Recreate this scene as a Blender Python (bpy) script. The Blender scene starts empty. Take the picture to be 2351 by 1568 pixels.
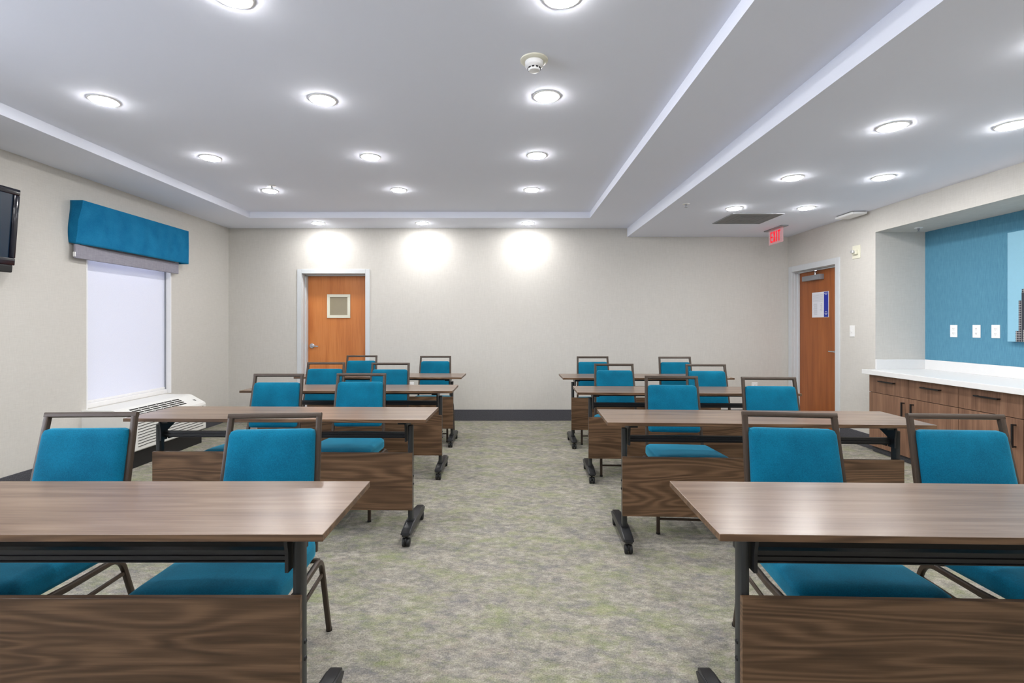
import bpy, bmesh, math, random
from math import radians as R, sin, cos, pi
from mathutils import Vector, Matrix

random.seed(4)
scene = bpy.context.scene
C = scene.collection

# ------------------------------------------------------------------ camera
EYE = 1.32
cam_d = bpy.data.cameras.new('camera')
cam_d.sensor_width = 36.0
cam_d.lens = 1147.0 / 2351.0 * 36.0
cam_d.shift_x = 7.5 / 2351.0
cam_d.shift_y = -36.5 / 2351.0
cam_d.clip_start = 0.05
cam = bpy.data.objects.new('camera', cam_d)
cam.location = (0, 0, EYE)
cam.rotation_euler = (R(90), 0, 0)
C.objects.link(cam)
scene.camera = cam

# ------------------------------------------------------------------ world / exposure
world = bpy.data.worlds.new('world')
scene.world = world
world.use_nodes = True
bg = world.node_tree.nodes['Background']
bg.inputs['Color'].default_value = (0.80, 0.86, 1.0, 1)
bg.inputs['Strength'].default_value = 4.4
scene.view_settings.view_transform = 'Standard'
scene.view_settings.look = 'None'
scene.view_settings.exposure = 1.0
scene.view_settings.gamma = 1.0
scene.view_settings.use_curve_mapping = False
LAMP_STRENGTH = 98.0
LAMP_COLOR = (1.0, 0.985, 0.97, 1)

# ------------------------------------------------------------------ room dimensions (metres)
S = 1.0193
XL, XR, YB, YF = -3.818 * S, 3.806 * S, 6.81 * S, -2.4
H1, H2, H3, HT = 2.622 * S, 2.697 * S, 2.503 * S, 3.0      # perimeter, tray, lowered ceiling, slab top
XS = 1.615 * S                                           # side of the lowered ceiling
XN, YN0, YN1, HN = 4.322 * S, 2.07 * S, 5.185 * S, 2.265 * S   # niche back, ends, top

# ------------------------------------------------------------------ node helpers
def new_mat(name):
    m = bpy.data.materials.new(name); m.use_nodes = True
    nt = m.node_tree; b = nt.nodes['Principled BSDF']
    return m, nt, b
def srgb(r, g, b):
    f = lambda c: ((c/255)/12.92 if c/255 <= .04045 else (((c/255)+.055)/1.055)**2.4)
    return (f(r), f(g), f(b), 1)
def N(nt, t, **kw):
    n = nt.nodes.new(t)
    for k, v in kw.items():
        if k in n.inputs.keys(): n.inputs[k].default_value = v
        else: setattr(n, k, v)
    return n
def L(nt, a, b): nt.links.new(a, b)
def coords(nt, scale=(1, 1, 1), rand=True):
    tc = N(nt, 'ShaderNodeTexCoord'); mp = N(nt, 'ShaderNodeMapping')
    mp.inputs['Scale'].default_value = scale
    if rand:
        oi = N(nt, 'ShaderNodeObjectInfo'); ad = N(nt, 'ShaderNodeVectorMath', operation='MULTIPLY_ADD')
        cx = N(nt, 'ShaderNodeCombineXYZ')
        for i in range(3): L(nt, oi.outputs['Random'], cx.inputs[i])
        L(nt, cx.outputs[0], ad.inputs[0]); ad.inputs[1].default_value = (7.3, 5.1, 3.7)
        L(nt, tc.outputs['Object'], ad.inputs[2]); L(nt, ad.outputs[0], mp.inputs['Vector'])
    else: L(nt, tc.outputs['Object'], mp.inputs['Vector'])
    return mp.outputs[0]
def noise(nt, vec, scale, detail=4, rough=.5, dist=0):
    n = N(nt, 'ShaderNodeTexNoise'); n.inputs['Scale'].default_value = scale
    n.inputs['Detail'].default_value = detail; n.inputs['Roughness'].default_value = rough
    n.inputs['Distortion'].default_value = dist
    L(nt, vec, n.inputs['Vector']); return n.outputs[0]
def ramp(nt, fac, stops):
    r = N(nt, 'ShaderNodeValToRGB'); e = r.color_ramp.elements
    while len(e) < len(stops): e.new(.5)
    for i, (p, c) in enumerate(stops): e[i].position = p; e[i].color = c
    L(nt, fac, r.inputs[0]); return r.outputs[0]
def mixc(nt, fac, a, b, mode='MIX'):
    m = N(nt, 'ShaderNodeMix', data_type='RGBA', blend_type=mode)
    for s, v in ((m.inputs[0], fac), (m.inputs[6], a), (m.inputs[7], b)):
        if hasattr(v, 'is_output'): L(nt, v, s)
        else: s.default_value = v
    return m.outputs[2]
def math_n(nt, op, a, b=0.0):
    m = N(nt, 'ShaderNodeMath', operation=op)
    for s, v in ((m.inputs[0], a), (m.inputs[1], b)):
        if hasattr(v, 'is_output'): L(nt, v, s)
        else: s.default_value = v
    return m.outputs[0]
def bump(nt, b, h, strength=.1, dist=.002):
    n = N(nt, 'ShaderNodeBump'); n.inputs['Strength'].default_value = strength; n.inputs['Distance'].default_value = dist
    L(nt, h, n.inputs['Height']); L(nt, n.outputs[0], b.inputs['Normal'])

def plain(name, col, rough=.5, metal=0, spec=.5, amp=.012):
    m, nt, b = new_mat(name)
    v = coords(nt, rand=False)
    n = noise(nt, v, 30, 3)
    c = ramp(nt, n, [(.3, tuple(x*(1-amp) for x in col[:3]) + (1,)), (.7, tuple(min(1, x*(1+amp)) for x in col[:3]) + (1,))])
    L(nt, c, b.inputs['Base Color'])
    b.inputs['Roughness'].default_value = rough; b.inputs['Metallic'].default_value = metal
    b.inputs['Specular IOR Level'].default_value = spec
    return m

def wood(name, axis, dark, mid, light, rough, fig=1.0, spec=.5, coat=0.0, ring=.10):
    """long grain along `axis` (0 x, 1 y, 2 z)"""
    m, nt, b = new_mat(name)
    sc = [7.5, 7.5, 7.5]; sc[axis] = .8
    v = coords(nt, tuple(sc))
    warp = noise(nt, v, .8, 2, .4, .5)
    rings = math_n(nt, 'MULTIPLY', warp, 13.0 * fig)
    w = math_n(nt, 'SINE', math_n(nt, 'MULTIPLY', rings, 3.1))
    w = math_n(nt, 'MULTIPLY_ADD', w, .5); nt.nodes[-1].inputs[2].default_value = .5
    sc2 = [95, 95, 95]; sc2[axis] = 2.4
    v2 = coords(nt, tuple(sc2))
    fine = noise(nt, v2, 1.3, 5, .65, .3)
    sc3 = [14, 14, 14]; sc3[axis] = .7
    v3 = coords(nt, tuple(sc3))
    med = noise(nt, v3, 1.0, 4, .6, .8)
    a = math_n(nt, 'ADD', math_n(nt, 'MULTIPLY', w, ring), math_n(nt, 'MULTIPLY', fine, .46))
    a = math_n(nt, 'ADD', a, math_n(nt, 'MULTIPLY', med, .44))
    c = ramp(nt, a, [(.36, dark), (.52, mid), (.70, light)])
    L(nt, c, b.inputs['Base Color'])
    b.inputs['Roughness'].default_value = rough
    b.inputs['Specular IOR Level'].default_value = spec
    b.inputs['Coat Weight'].default_value = coat
    b.inputs['Coat Roughness'].default_value = .3
    return m

def weave(name, col, dcol, vert=1.0, rough=.8):
    m, nt, b = new_mat(name)
    va = coords(nt, (1, 1, .06), False); vb = coords(nt, (.06, .06, 1), False)
    na = noise(nt, va, 230, 2); nb = noise(nt, vb, 260, 2)
    big = noise(nt, coords(nt, (1, 1, 1), False), 1.3, 3)
    a = math_n(nt, 'ADD', math_n(nt, 'MULTIPLY', na, .5 * vert), math_n(nt, 'MULTIPLY', nb, 1 - .5 * vert))
    a = math_n(nt, 'ADD', math_n(nt, 'MULTIPLY', a, .85), math_n(nt, 'MULTIPLY', big, .15))
    L(nt, ramp(nt, a, [(.30, dcol), (.68, col)]), b.inputs['Base Color'])
    b.inputs['Roughness'].default_value = rough
    b.inputs['Specular IOR Level'].default_value = .2
    bump(nt, b, a, .25, .001)
    return m

M = {}
M['wall'] = weave('beige_wallcovering', srgb(209, 206, 200), srgb(196, 193, 187))
M['blue_wall'] = weave('blue_wallcovering', srgb(92, 146, 170), srgb(74, 124, 150), 1.6)
M['ceiling'] = plain('ceiling_paint', srgb(236, 240, 252), .85, spec=.2, amp=.002)
M['trim'] = plain('door_frame_paint', srgb(205, 209, 212), .45)
M['white'] = plain('white_plastic', srgb(236, 236, 236), .4)
M['ivory'] = plain('ivory_plastic', srgb(226, 224, 206), .45)
M['quartz'] = plain('white_quartz', srgb(224, 224, 224), .22)
M['black'] = plain('black_powder_coat', srgb(27, 28, 31), .4)
M['post'] = plain('charcoal_post', srgb(40, 42, 43), .42)
M['darkgrip'] = plain('dark_rubber', srgb(22, 23, 25), .6)
M['pull'] = plain('matt_black_pull', srgb(20, 20, 22), .45)
M['bronze'] = plain('bronze_chair_frame', srgb(66, 54, 44), .42, .2)
M['chrome'] = plain('brushed_chrome', srgb(190, 192, 196), .25, .9)
M['alu'] = plain('aluminium_paint', srgb(150, 153, 158), .4, .4)
M['tablewood'] = wood('walnut_laminate_top', 0, srgb(92, 72, 58), srgb(112, 91, 75), srgb(130, 109, 92), .27, .8, .6, coat=.25)
M['panelwood'] = wood('walnut_laminate_panel', 0, srgb(66, 47, 32), srgb(86, 64, 45), srgb(112, 86, 63), .42, 2.6, .4, ring=.20)
M['cabwood'] = wood('walnut_cabinet_front', 2, srgb(106, 78, 62), srgb(130, 98, 78), srgb(154, 120, 98), .5, .7, .3)
M['doorwood1'] = wood('orange_maple_door', 2, srgb(180, 102, 46), srgb(200, 122, 60), srgb(212, 136, 74), .4, .4)
M['doorwood2'] = wood('cherry_door', 2, srgb(138, 74, 28), srgb(157, 87, 36), srgb(172, 99, 46), .4, .5)
M['tv'] = plain('glossy_black_bezel', srgb(12, 14, 30), .15)
M['screen'] = plain('tv_screen', srgb(22, 42, 62), .22)
M['glassy_taupe'] = plain('wired_glass', srgb(150, 140, 116), .3)
M['slot'] = plain('dark_slot', srgb(50, 50, 48), .8)
M['ptac'] = plain('hvac_plastic', srgb(226, 226, 222), .45)
M['grille'] = plain('return_grille', srgb(132, 132, 132), .7)
M['paper'] = plain('paper', srgb(226, 228, 236), .6)
M['ink'] = plain('grey_ink', srgb(160, 162, 172), .6)
M['blue'] = plain('royal_blue_ink', srgb(12, 40, 160), .5)
M['greyshade'] = weave('grey_shade_cloth', srgb(160, 158, 168), srgb(128, 126, 138))
M['sky_art'] = plain('pale_blue_canvas', srgb(134, 184, 206), .6)

def fabric(name, dark, light, sheen=.65):
    m, nt, b = new_mat(name)
    v = coords(nt)
    a = math_n(nt, 'ADD', math_n(nt, 'MULTIPLY', noise(nt, v, 260, 3), .55), math_n(nt, 'MULTIPLY', noise(nt, v, 7, 3), .45))
    L(nt, ramp(nt, a, [(.36, dark), (.64, light)]), b.inputs['Base Color'])
    b.inputs['Roughness'].default_value = .85
    b.inputs['Specular IOR Level'].default_value = .15
    b.inputs['Sheen Weight'].default_value = sheen
    b.inputs['Sheen Roughness'].default_value = .35
    b.inputs['Sheen Tint'].default_value = srgb(110, 200, 225)
    bump(nt, b, noise(nt, v, 420, 2), .25, .001)
    return m
M['teal'] = fabric('teal_velvet', srgb(0, 83, 110), srgb(2, 106, 136))
M['valance'] = fabric('teal_valance_cloth', srgb(4, 98, 142), srgb(30, 124, 168), .35)

def carpet():
    m, nt, b = new_mat('mottled_carpet')
    v = coords(nt, (1, 1, 1), False)
    vs = coords(nt, (1.0, 1.7, 1), False)
    vr = N(nt, 'ShaderNodeVectorRotate'); vr.inputs['Angle'].default_value = R(35); L(nt, vs, vr.inputs['Vector'])
    vs = vr.outputs[0]
    base = ramp(nt, noise(nt, vs, 15.0, 9, .8, .15), [(.36, srgb(112, 109, 105)), (.50, srgb(143, 139, 129)), (.64, srgb(173, 167, 155))])
    vio = ramp(nt, noise(nt, vs, 5.0, 10, .8, .2), [(.48, (0, 0, 0, 1)), (.66, (1, 1, 1, 1))])
    c = mixc(nt, math_n(nt, 'MULTIPLY', vio, .8), base, srgb(104, 103, 108))
    vo = N(nt, 'ShaderNodeVectorMath', operation='ADD'); L(nt, vs, vo.inputs[0]); vo.inputs[1].default_value = (13, 7, 3)
    grn = ramp(nt, noise(nt, vo.outputs[0], 4.6, 10, .8, .2), [(.47, (0, 0, 0, 1)), (.66, (1, 1, 1, 1))])
    c = mixc(nt, math_n(nt, 'MULTIPLY', grn, .62), c, srgb(126, 136, 86))
    vp = N(nt, 'ShaderNodeVectorMath', operation='ADD'); L(nt, vs, vp.inputs[0]); vp.inputs[1].default_value = (3, 27, 9)
    pnk = ramp(nt, noise(nt, vp.outputs[0], 7.0, 9, .8, .2), [(.52, (0, 0, 0, 1)), (.68, (1, 1, 1, 1))])
    c = mixc(nt, math_n(nt, 'MULTIPLY', pnk, .5), c, srgb(172, 158, 146))
    fine = noise(nt, v, 150, 5, .75)
    c = mixc(nt, .6, c, ramp(nt, fine, [(.34, (.22, .22, .22, 1)), (.66, (.80, .80, .80, 1))]), 'OVERLAY')
    L(nt, c, b.inputs['Base Color'])
    b.inputs['Roughness'].default_value = .95; b.inputs['Specular IOR Level'].default_value = .1
    bump(nt, b, fine, .5, .004)
    return m
M['carpet'] = carpet()
m, nt, b = new_mat('charcoal_carpet_base')
n_ = noise(nt, coords(nt, rand=False), 160, 3)
L(nt, ramp(nt, n_, [(.35, srgb(56, 56, 62)), (.65, srgb(88, 88, 94))]), b.inputs['Base Color'])
b.inputs['Roughness'].default_value = .9
M['base'] = m

def emis(name, col, st):
    m, nt, b = new_mat(name)
    b.inputs['Base Color'].default_value = (.8, .8, .8, 1)
    b.inputs['Emission Color'].default_value = col; b.inputs['Emission Strength'].default_value = st
    return m
M['lamp'] = emis('led_diffuser', LAMP_COLOR, LAMP_STRENGTH)
M['exit_red'] = emis('exit_red', (1.0, .01, .03, 1), .42)
M['exit_red'].node_tree.nodes['Principled BSDF'].inputs['Base Color'].default_value = (.5, 0, .01, 1)
m, nt, b = new_mat('edge_lit_acrylic')
b.inputs['Base Color'].default_value = srgb(240, 200, 205); b.inputs['Roughness'].default_value = .15
b.inputs['Transmission Weight'].default_value = 0; b.inputs['Alpha'].default_value = .30
b.inputs['Emission Color'].default_value = (1, .25, .3, 1); b.inputs['Emission Strength'].default_value = .10
M['acrylic'] = m
m, nt, b = new_mat('clear_glass')
b.inputs['Base Color'].default_value = (1, 1, 1, 1); b.inputs['Roughness'].default_value = .02
b.inputs['Transmission Weight'].default_value = 1; b.inputs['IOR'].default_value = 1.1
M['glass'] = m
m, nt, b = new_mat('clear_lens')
b.inputs['Base Color'].default_value = srgb(210, 212, 214); b.inputs['Roughness'].default_value = .1
b.inputs['Metallic'].default_value = .6
M['lens'] = m
# translucent blind cloth
m = bpy.data.materials.new('translucent_blind'); m.use_nodes = True; nt = m.node_tree
nt.nodes.remove(nt.nodes['Principled BSDF'])
d = N(nt, 'ShaderNodeBsdfDiffuse'); t = N(nt, 'ShaderNodeBsdfTranslucent'); mx = N(nt, 'ShaderNodeMixShader')
cc = ramp(nt, noise(nt, coords(nt, (1, 1, 1), False), 220, 2), [(.3, srgb(226, 228, 240)), (.7, srgb(236, 238, 247))])
L(nt, cc, d.inputs[0]); L(nt, cc, t.inputs[0]); mx.inputs[0].default_value = .12
L(nt, d.outputs[0], mx.inputs[1]); L(nt, t.outputs[0], mx.inputs[2]); L(nt, mx.outputs[0], nt.nodes['Material Output'].inputs[0])
M['blind'] = m
# dark tower with pale floors and window bars, printed on canvas
m, nt, b = new_mat('printed_tower')
br = N(nt, 'ShaderNodeTexBrick'); br.offset = 0
for k, v_ in (('Scale', 1.0), ('Mortar Size', .0018), ('Brick Width', .02), ('Row Height', .02), ('Bias', -.2)): br.inputs[k].default_value = v_
br.inputs['Color1'].default_value = srgb(42, 44, 54); br.inputs['Color2'].default_value = srgb(54, 56, 66); br.inputs['Mortar'].default_value = srgb(176, 174, 172)
tc = N(nt, 'ShaderNodeTexCoord'); sx = N(nt, 'ShaderNodeSeparateXYZ'); cx = N(nt, 'ShaderNodeCombineXYZ')
L(nt, tc.outputs['Object'], sx.inputs[0]); L(nt, sx.outputs[1], cx.inputs[0]); L(nt, sx.outputs[2], cx.inputs[1]); L(nt, cx.outputs[0], br.inputs['Vector'])
L(nt, br.outputs[0], b.inputs['Base Color']); b.inputs['Roughness'].default_value = .6
M['tower'] = m
M['towerdark'] = plain('printed_dark_glass', srgb(44, 46, 56), .6)

# ------------------------------------------------------------------ mesh helpers
def box(bm, x0, x1, y0, y1, z0, z1, bev=0.0, seg=2):
    x0, x1 = sorted((x0, x1)); y0, y1 = sorted((y0, y1)); z0, z1 = sorted((z0, z1))
    vs = [bm.verts.new(p) for p in ((x0,y0,z0),(x1,y0,z0),(x1,y1,z0),(x0,y1,z0),(x0,y0,z1),(x1,y0,z1),(x1,y1,z1),(x0,y1,z1))]
    fs = [bm.faces.new([vs[i] for i in f]) for f in ((0,3,2,1),(4,5,6,7),(0,1,5,4),(1,2,6,5),(2,3,7,6),(3,0,4,7))]
    if bev > 0:
        es = set(e for f in fs for e in f.edges)
        bmesh.ops.bevel(bm, geom=list(es), offset=bev, segments=seg, affect='EDGES', profile=.5)
    return vs
def prism(bm, pts, lo, hi, axis):
    """polygon pts (2D) extruded along axis between lo and hi; 2D axes are the two others in order"""
    def P(a, b, c):
        return {0: (c, a, b), 1: (a, c, b), 2: (a, b, c)}[axis]
    A = [bm.verts.new(P(a, b, lo)) for a, b in pts]; B = [bm.verts.new(P(a, b, hi)) for a, b in pts]
    n = len(pts)
    bm.faces.new(A); bm.faces.new(B[::-1])
    for i in range(n): bm.faces.new((A[i], B[i], B[(i+1) % n], A[(i+1) % n]))
def lathe(bm, prof, cx=0, cy=0, seg=32, axis='Z', cz=0):
    """prof: (r, z) list; spins about z (or x / y) through the centre"""
    rings = []
    for r, z in prof:
        ring = []
        for i in range(seg):
            a = 2*pi*i/seg
            if axis == 'Z': p = (cx + r*cos(a), cy + r*sin(a), cz + z)
            elif axis == 'X': p = (cx + z, cy + r*cos(a), cz + r*sin(a))
            else: p = (cx + r*cos(a), cy + z, cz + r*sin(a))
            ring.append(bm.verts.new(p))
        rings.append(ring)
    for k in range(len(rings)-1):
        for i in range(seg):
            j = (i+1) % seg
            bm.faces.new((rings[k][i], rings[k][j], rings[k+1][j], rings[k+1][i]))
    for ring, fl in ((rings[0], True), (rings[-1], False)):
        bm.faces.new(ring[::-1] if fl else ring)
def sweep(bm, pts, ref, w, d, cr=.3, closed=False):
    """square-rounded tube along pts; `ref` is the fixed cross axis (width w), the other side is d"""
    ref = Vector(ref).normalized(); pts = [Vector(p) for p in pts]; n = len(pts)
    c = cr * min(w, d)
    sec = []
    for sx, sy in ((1, 1), (-1, 1), (-1, -1), (1, -1)):
        for k in (0, 1, 2):
            a = pi/2 * k/2
            q = {(1, 1): a, (-1, 1): a + pi/2, (-1, -1): a + pi, (1, -1): a + 1.5*pi}[(sx, sy)]
            sec.append((sx*(w/2-c) + c*cos(q), sy*(d/2-c) + c*sin(q)))
    rings = []
    for i, p in enumerate(pts):
        t1 = (pts[i]-pts[i-1]).normalized() if i > 0 else None
        t2 = (pts[i+1]-pts[i]).normalized() if i < n-1 else None
        if t1 is None: t = t2; k = 1
        elif t2 is None: t = t1; k = 1
        else:
            t = (t1+t2).normalized(); k = 1/max(.3, t.dot(t1))
        u = (ref - t*ref.dot(t)).normalized(); v = t.cross(u)
        rings.append([bm.verts.new(p + u*a + v*(b*k)) for a, b in sec])
    m_ = len(sec)
    for k in range(n-1):
        for i in range(m_):
            j = (i+1) % m_
            bm.faces.new((rings[k][i], rings[k][j], rings[k+1][j], rings[k+1][i]))
    bm.faces.new(rings[0][::-1]); bm.faces.new(rings[-1])
def arc_path(pts, r, seg=6):
    """round the inner corners of a polyline with radius r"""
    pts = [Vector(p) for p in pts]; out = [pts[0]]
    for i in range(1, len(pts)-1):
        a, b, c = pts[i-1], pts[i], pts[i+1]
        u = (a-b).normalized(); v = (c-b).normalized()
        rr = min(r, (a-b).length*.45, (c-b).length*.45) if r > 0 else 0
        if rr <= 0: out.append(b); continue
        p0, p1 = b+u*rr, b+v*rr
        for k in range(seg+1):
            t = k/seg; out.append(p0*(1-t)**2 + b*2*t*(1-t) + p1*t*t)
    out.append(pts[-1]); return out
def cushion(bm, w, d, h, r, n=12, fn=None):
    """rounded cushion centred on the origin; fn(u,v,s,p) may bend it (u,v,s in -1..1)"""
    tmp = bmesh.new(); bmesh.ops.create_cube(tmp, size=2.0)
    bmesh.ops.subdivide_edges(tmp, edges=tmp.edges[:], cuts=n, use_grid_fill=True)
    mp = {}
    hx, hy, hz = w/2, d/2, h/2
    for v in tmp.verts:
        u, vv, s = v.co
        q = Vector((u*hx, vv*hy, s*hz))
        inn = Vector((max(-hx+r, min(hx-r, q.x)), max(-hy+r, min(hy-r, q.y)), max(-hz+r, min(hz-r, q.z))))
        dd = q-inn
        p = inn + dd.normalized()*r if dd.length > 1e-9 else q
        if dd.length > 1e-9 and sum(1 for k in range(3) if abs(dd[k]) > 1e-9) == 1: p = q
        if fn: p = fn(u, vv, s, p)
        mp[v] = bm.verts.new(p)
    for f in tmp.faces: bm.faces.new([mp[v] for v in f.verts])
    tmp.free()
def mk(name, bm, mat, parent=None, smooth=False, world=False):
    if world and parent is not None:
        o = Vector(parent.location)
        q = parent.parent
        while q is not None: o += q.location; q = q.parent
        bmesh.ops.translate(bm, vec=-o, verts=bm.verts[:])
    bmesh.ops.recalc_face_normals(bm, faces=bm.faces[:])
    me = bpy.data.meshes.new(name); bm.to_mesh(me); bm.free()
    me.materials.append(mat)
    if smooth:
        for p in me.polygons: p.use_smooth = True
        try: me.set_sharp_from_angle(angle=R(38))
        except Exception: pass
    o = bpy.data.objects.new(name, me); C.objects.link(o)
    if parent is not None: o.parent = parent
    return o
def B(): return bmesh.new()
def wbox(name, mat, parent, *dims, bev=0.0, smooth=False):
    bm = B(); box(bm, *dims, bev=bev); return mk(name, bm, mat, parent, smooth, world=True)
def thing(name, label, cat, loc=(0, 0, 0), rz=0, group=None, kind=None):
    o = bpy.data.objects.new(name, None); C.objects.link(o)
    o.location = loc; o.rotation_euler = (0, 0, rz); o.empty_display_size = .1
    if label: o['label'] = label
    if cat: o['category'] = cat
    if group: o['group'] = group
    if kind: o['kind'] = kind
    return o
def struct(name, bm, mat, smooth=False):
    o = mk(name, bm, mat, None, smooth); o['kind'] = 'structure'; return o
def tag(o, label, cat, group=None):
    o['label'] = label; o['category'] = cat
    if group: o['group'] = group
    return o
def copy_tree(o, parent=None):
    c = o.copy(); C.objects.link(c); c.parent = parent
    for ch in list(o.children): copy_tree(ch, c)
    return c

# ------------------------------------------------------------------ SETTING
bm = B(); box(bm, XL-.2, XN+.2, YF-.1, YB+.25, -.1, 0); struct('floor', bm, M['carpet'])
TX0, TX1, TY0, TY1 = -3.195*S, 1.002*S, -1.85, 6.162*S
bm = B()
box(bm, XL-.2, TX0, YF, YB+.2, H1, HT); box(bm, TX1, XS, YF, YB+.2, H1, HT)
box(bm, TX0, TX1, TY1, YB+.2, H1, HT); box(bm, TX0, TX1, YF, TY0, H1, HT)
box(bm, TX0, TX1, TY0, TY1, H2, HT)
box(bm, XS, XR+.1, YF, YB+.2, H3, HT)
struct('ceiling', bm, M['ceiling'])
# left wall with window opening
WY0, WY1, WZ0, WZ1 = 4.515*S, 5.651*S, .535*S, 2.15*S
bm = B()
UY0, UY1, UZ0, UZ1 = -1.9, 1.9, .80, 2.30            # opening for an unseen window beside the viewpoint, added to light the room
box(bm, XL-.2, XL, UY1, WY0, 0, HT); box(bm, XL-.2, XL, WY1, YB+.2, 0, HT)
box(bm, XL-.2, XL, YF, UY0, 0, HT); box(bm, XL-.2, XL, UY0, UY1, 0, UZ0); box(bm, XL-.2, XL, UY0, UY1, UZ1, HT)
box(bm, XL-.2, XL, WY0, WY1, 0, WZ0); box(bm, XL-.2, XL, WY0, WY1, WZ1, HT)
struct('wall_left', bm, M['wall'])
# back wall with door opening
DX0, DX1, DZ = -2.826*S, -1.947*S, 2.01*S
bm = B()
box(bm, XL, DX0, YB, YB+.25, 0, HT); box(bm, DX1, XR, YB, YB+.25, 0, HT); box(bm, DX0, DX1, YB, YB+.25, DZ, HT)
struct('wall_back', bm, M['wall'])
# right wall with door opening and the niche
EY0, EY1, EZ = 5.805*S, 6.706*S, 2.016*S
bm = B()
box(bm, XR, XR+.25, EY1, YB+.25, 0, HT); box(bm, XR, XR+.25, EY0, EY1, EZ, HT)
box(bm, XR, XN+.15, YN1, EY0, 0, HT)
box(bm, XR, XN+.15, YN0, YN1, HN, HT); box(bm, XR, XN+.15, YF, YN0, 0, HT)
struct('wall_right', bm, M['wall'])
bm = B(); box(bm, XN, XN+.15, YN0, YN1, 0, HN); struct('wall_niche', bm, M['blue_wall'])
bm = B(); box(bm, XL-.2, XR, YF-.15, YF, 0, HT); struct('wall_front', bm, M['wall'])
# carpet-covered baseboards
BH = .15*S
def baseboard(name, segs):
    bm = B()
    for a in segs: box(bm, *a, 0, BH, bev=.003)
    struct(name, bm, M['base'])
    return
baseboard('baseboard_back', [(XL+.012, DX0-.062, YB-.01, YB), (DX1+.062, XR-.01, YB-.01, YB)])
baseboard('baseboard_left', [(XL, XL+.01, YF+.01, 4.44*S), (XL, XL+.01, 5.57*S, YB)])
baseboard('baseboard_right', [(XR-.01, XR, YN1, EY0-.075), (XR-.01, XR, YF+.01, YN0)])

# ---- door 1 (back wall, vision panel)
def frame_mesh(bm, axis, a0, a1, z1, face, depth, cw, proud):
    """steel frame: casing on the wall face plus jambs; axis 0: opening along x, face = y, depth to +y; axis 1: opening along y, face = x"""
    def bx(a, b_, f0, f1, z0, z2, bev=.003):
        if axis == 0: box(bm, a, b_, f0, f1, z0, z2, bev)
        else: box(bm, f0, f1, a, b_, z0, z2, bev)
    for lo, hi in ((a0-cw, a0+.006), (a1-.006, a1+cw)): bx(lo, hi, face-proud, face+.02, 0, z1+cw)
    bx(a0+.006, a1-.006, face-proud, face+.02, z1-.006, z1+cw)
    bx(a0, a0+.012, face+.02, face+depth, 0, z1); bx(a1-.012, a1, face+.02, face+depth, 0, z1)
    bx(a0, a1, face+.02, face+depth, z1-.012, z1)
    # stops
    bx(a0+.012, a0+.028, face+depth*.45, face+depth-.05, 0, z1-.012); bx(a1-.028, a1-.012, face+depth*.45, face+depth-.05, 0, z1-.012)
    bx(a0+.012, a1-.012, face+depth*.45, face+depth-.05, z1-.028, z1-.012)
d1 = thing('door_1', None, None, ((DX0+DX1)/2, YB, 0), kind='structure')
bm = B(); frame_mesh(bm, 0, DX0, DX1, DZ, YB, .22, .055, .014); mk('door_frame', bm, M['trim'], d1, world=True)
SY = 6.98*S
wbox('door_slab', M['doorwood1'], d1, DX0+.014, DX1-.014, SY, SY+.044, .006, DZ-.014)
VX0, VX1, VZ0, VZ1 = -2.535*S, -2.212*S, 1.402*S, 1.732*S
bm = B(); t_ = .04
for a in ((VX0, VX1, VZ1-t_, VZ1), (VX0, VX1, VZ0, VZ0+t_), (VX0, VX0+t_, VZ0+t_, VZ1-t_), (VX1-t_, VX1, VZ0+t_, VZ1-t_)):
    box(bm, a[0], a[1], SY-.012, SY+.001, a[2], a[3], .002)
vf = mk('vision_panel_frame', bm, M['ivory'], d1, world=True); vf['label'] = 'ivory square vision panel frame'
pn = wbox('pane', M['glassy_taupe'], vf, VX0+t_, VX1-t_, SY-.002, SY+.0005, VZ0+t_, VZ1-t_)
pn['label'] = 'taupe wired glass'
bm = B(); hx, hz = -2.747*S, 1.012*S
lathe(bm, [(.036, 0), (.036, -.008), (.030, -.014), (.012, -.016), (.012, -.05)], hx, SY, 28, 'Y', hz)
sweep(bm, arc_path([(hx, SY-.045, hz), (hx+.03, SY-.052, hz), (hx+.105, SY-.048, hz-.006)], .02), (0, 0, 1), .018, .012, .4)
hd = mk('door_handle', bm, M['chrome'], d1, True, world=True); hd['label'] = 'chrome lever handle'

# ---- door 2 (right wall, with closer)
d2 = thing('door_2', None, None, (XR, (EY0+EY1)/2, 0), kind='structure')
bm = B(); frame_mesh(bm, 1, EY0, EY1, EZ, XR, .14, .07, .014); mk('door_frame', bm, M['trim'], d2, world=True)
SX = 3.895*S
wbox('door_slab', M['doorwood2'], d2, SX, SX+.044, EY0+.014, EY1-.014, .006, EZ-.014)
bm = B(); box(bm, SX-.055, SX, 6.20*S, 6.55*S, 1.87*S, 1.935*S, .006)
box(bm, SX-.06, SX, 6.17*S, 6.20*S, 1.868*S, 1.937*S, .004)
dc = mk('door_closer', bm, M['alu'], d2, True, world=True); dc['label'] = 'silver door closer body'
bm = B()
sweep(bm, [(SX-.03, 6.30*S, 1.935*S), (SX-.03, 6.30*S, 1.965*S)], (1, 0, 0), .022, .022)
sweep(bm, [(SX-.03, 6.30*S, 1.965*S), (SX-.10, 6.18*S, 1.975*S)], (0, 0, 1), .008, .022)
sweep(bm, [(SX-.10, 6.18*S, 1.985*S), (XR+.005, 6.52*S, 1.995*S)], (0, 0, 1), .008, .02)
ar = mk('closer_arm', bm, M['chrome'], dc, False, world=True); ar['label'] = 'bright folding closer arm'
bm = B(); hy, hz = 5.905*S, .985*S
lathe(bm, [(.034, 0), (.034, -.008), (.012, -.014), (.012, -.048)], SX, hy, 28, 'X', hz)
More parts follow.
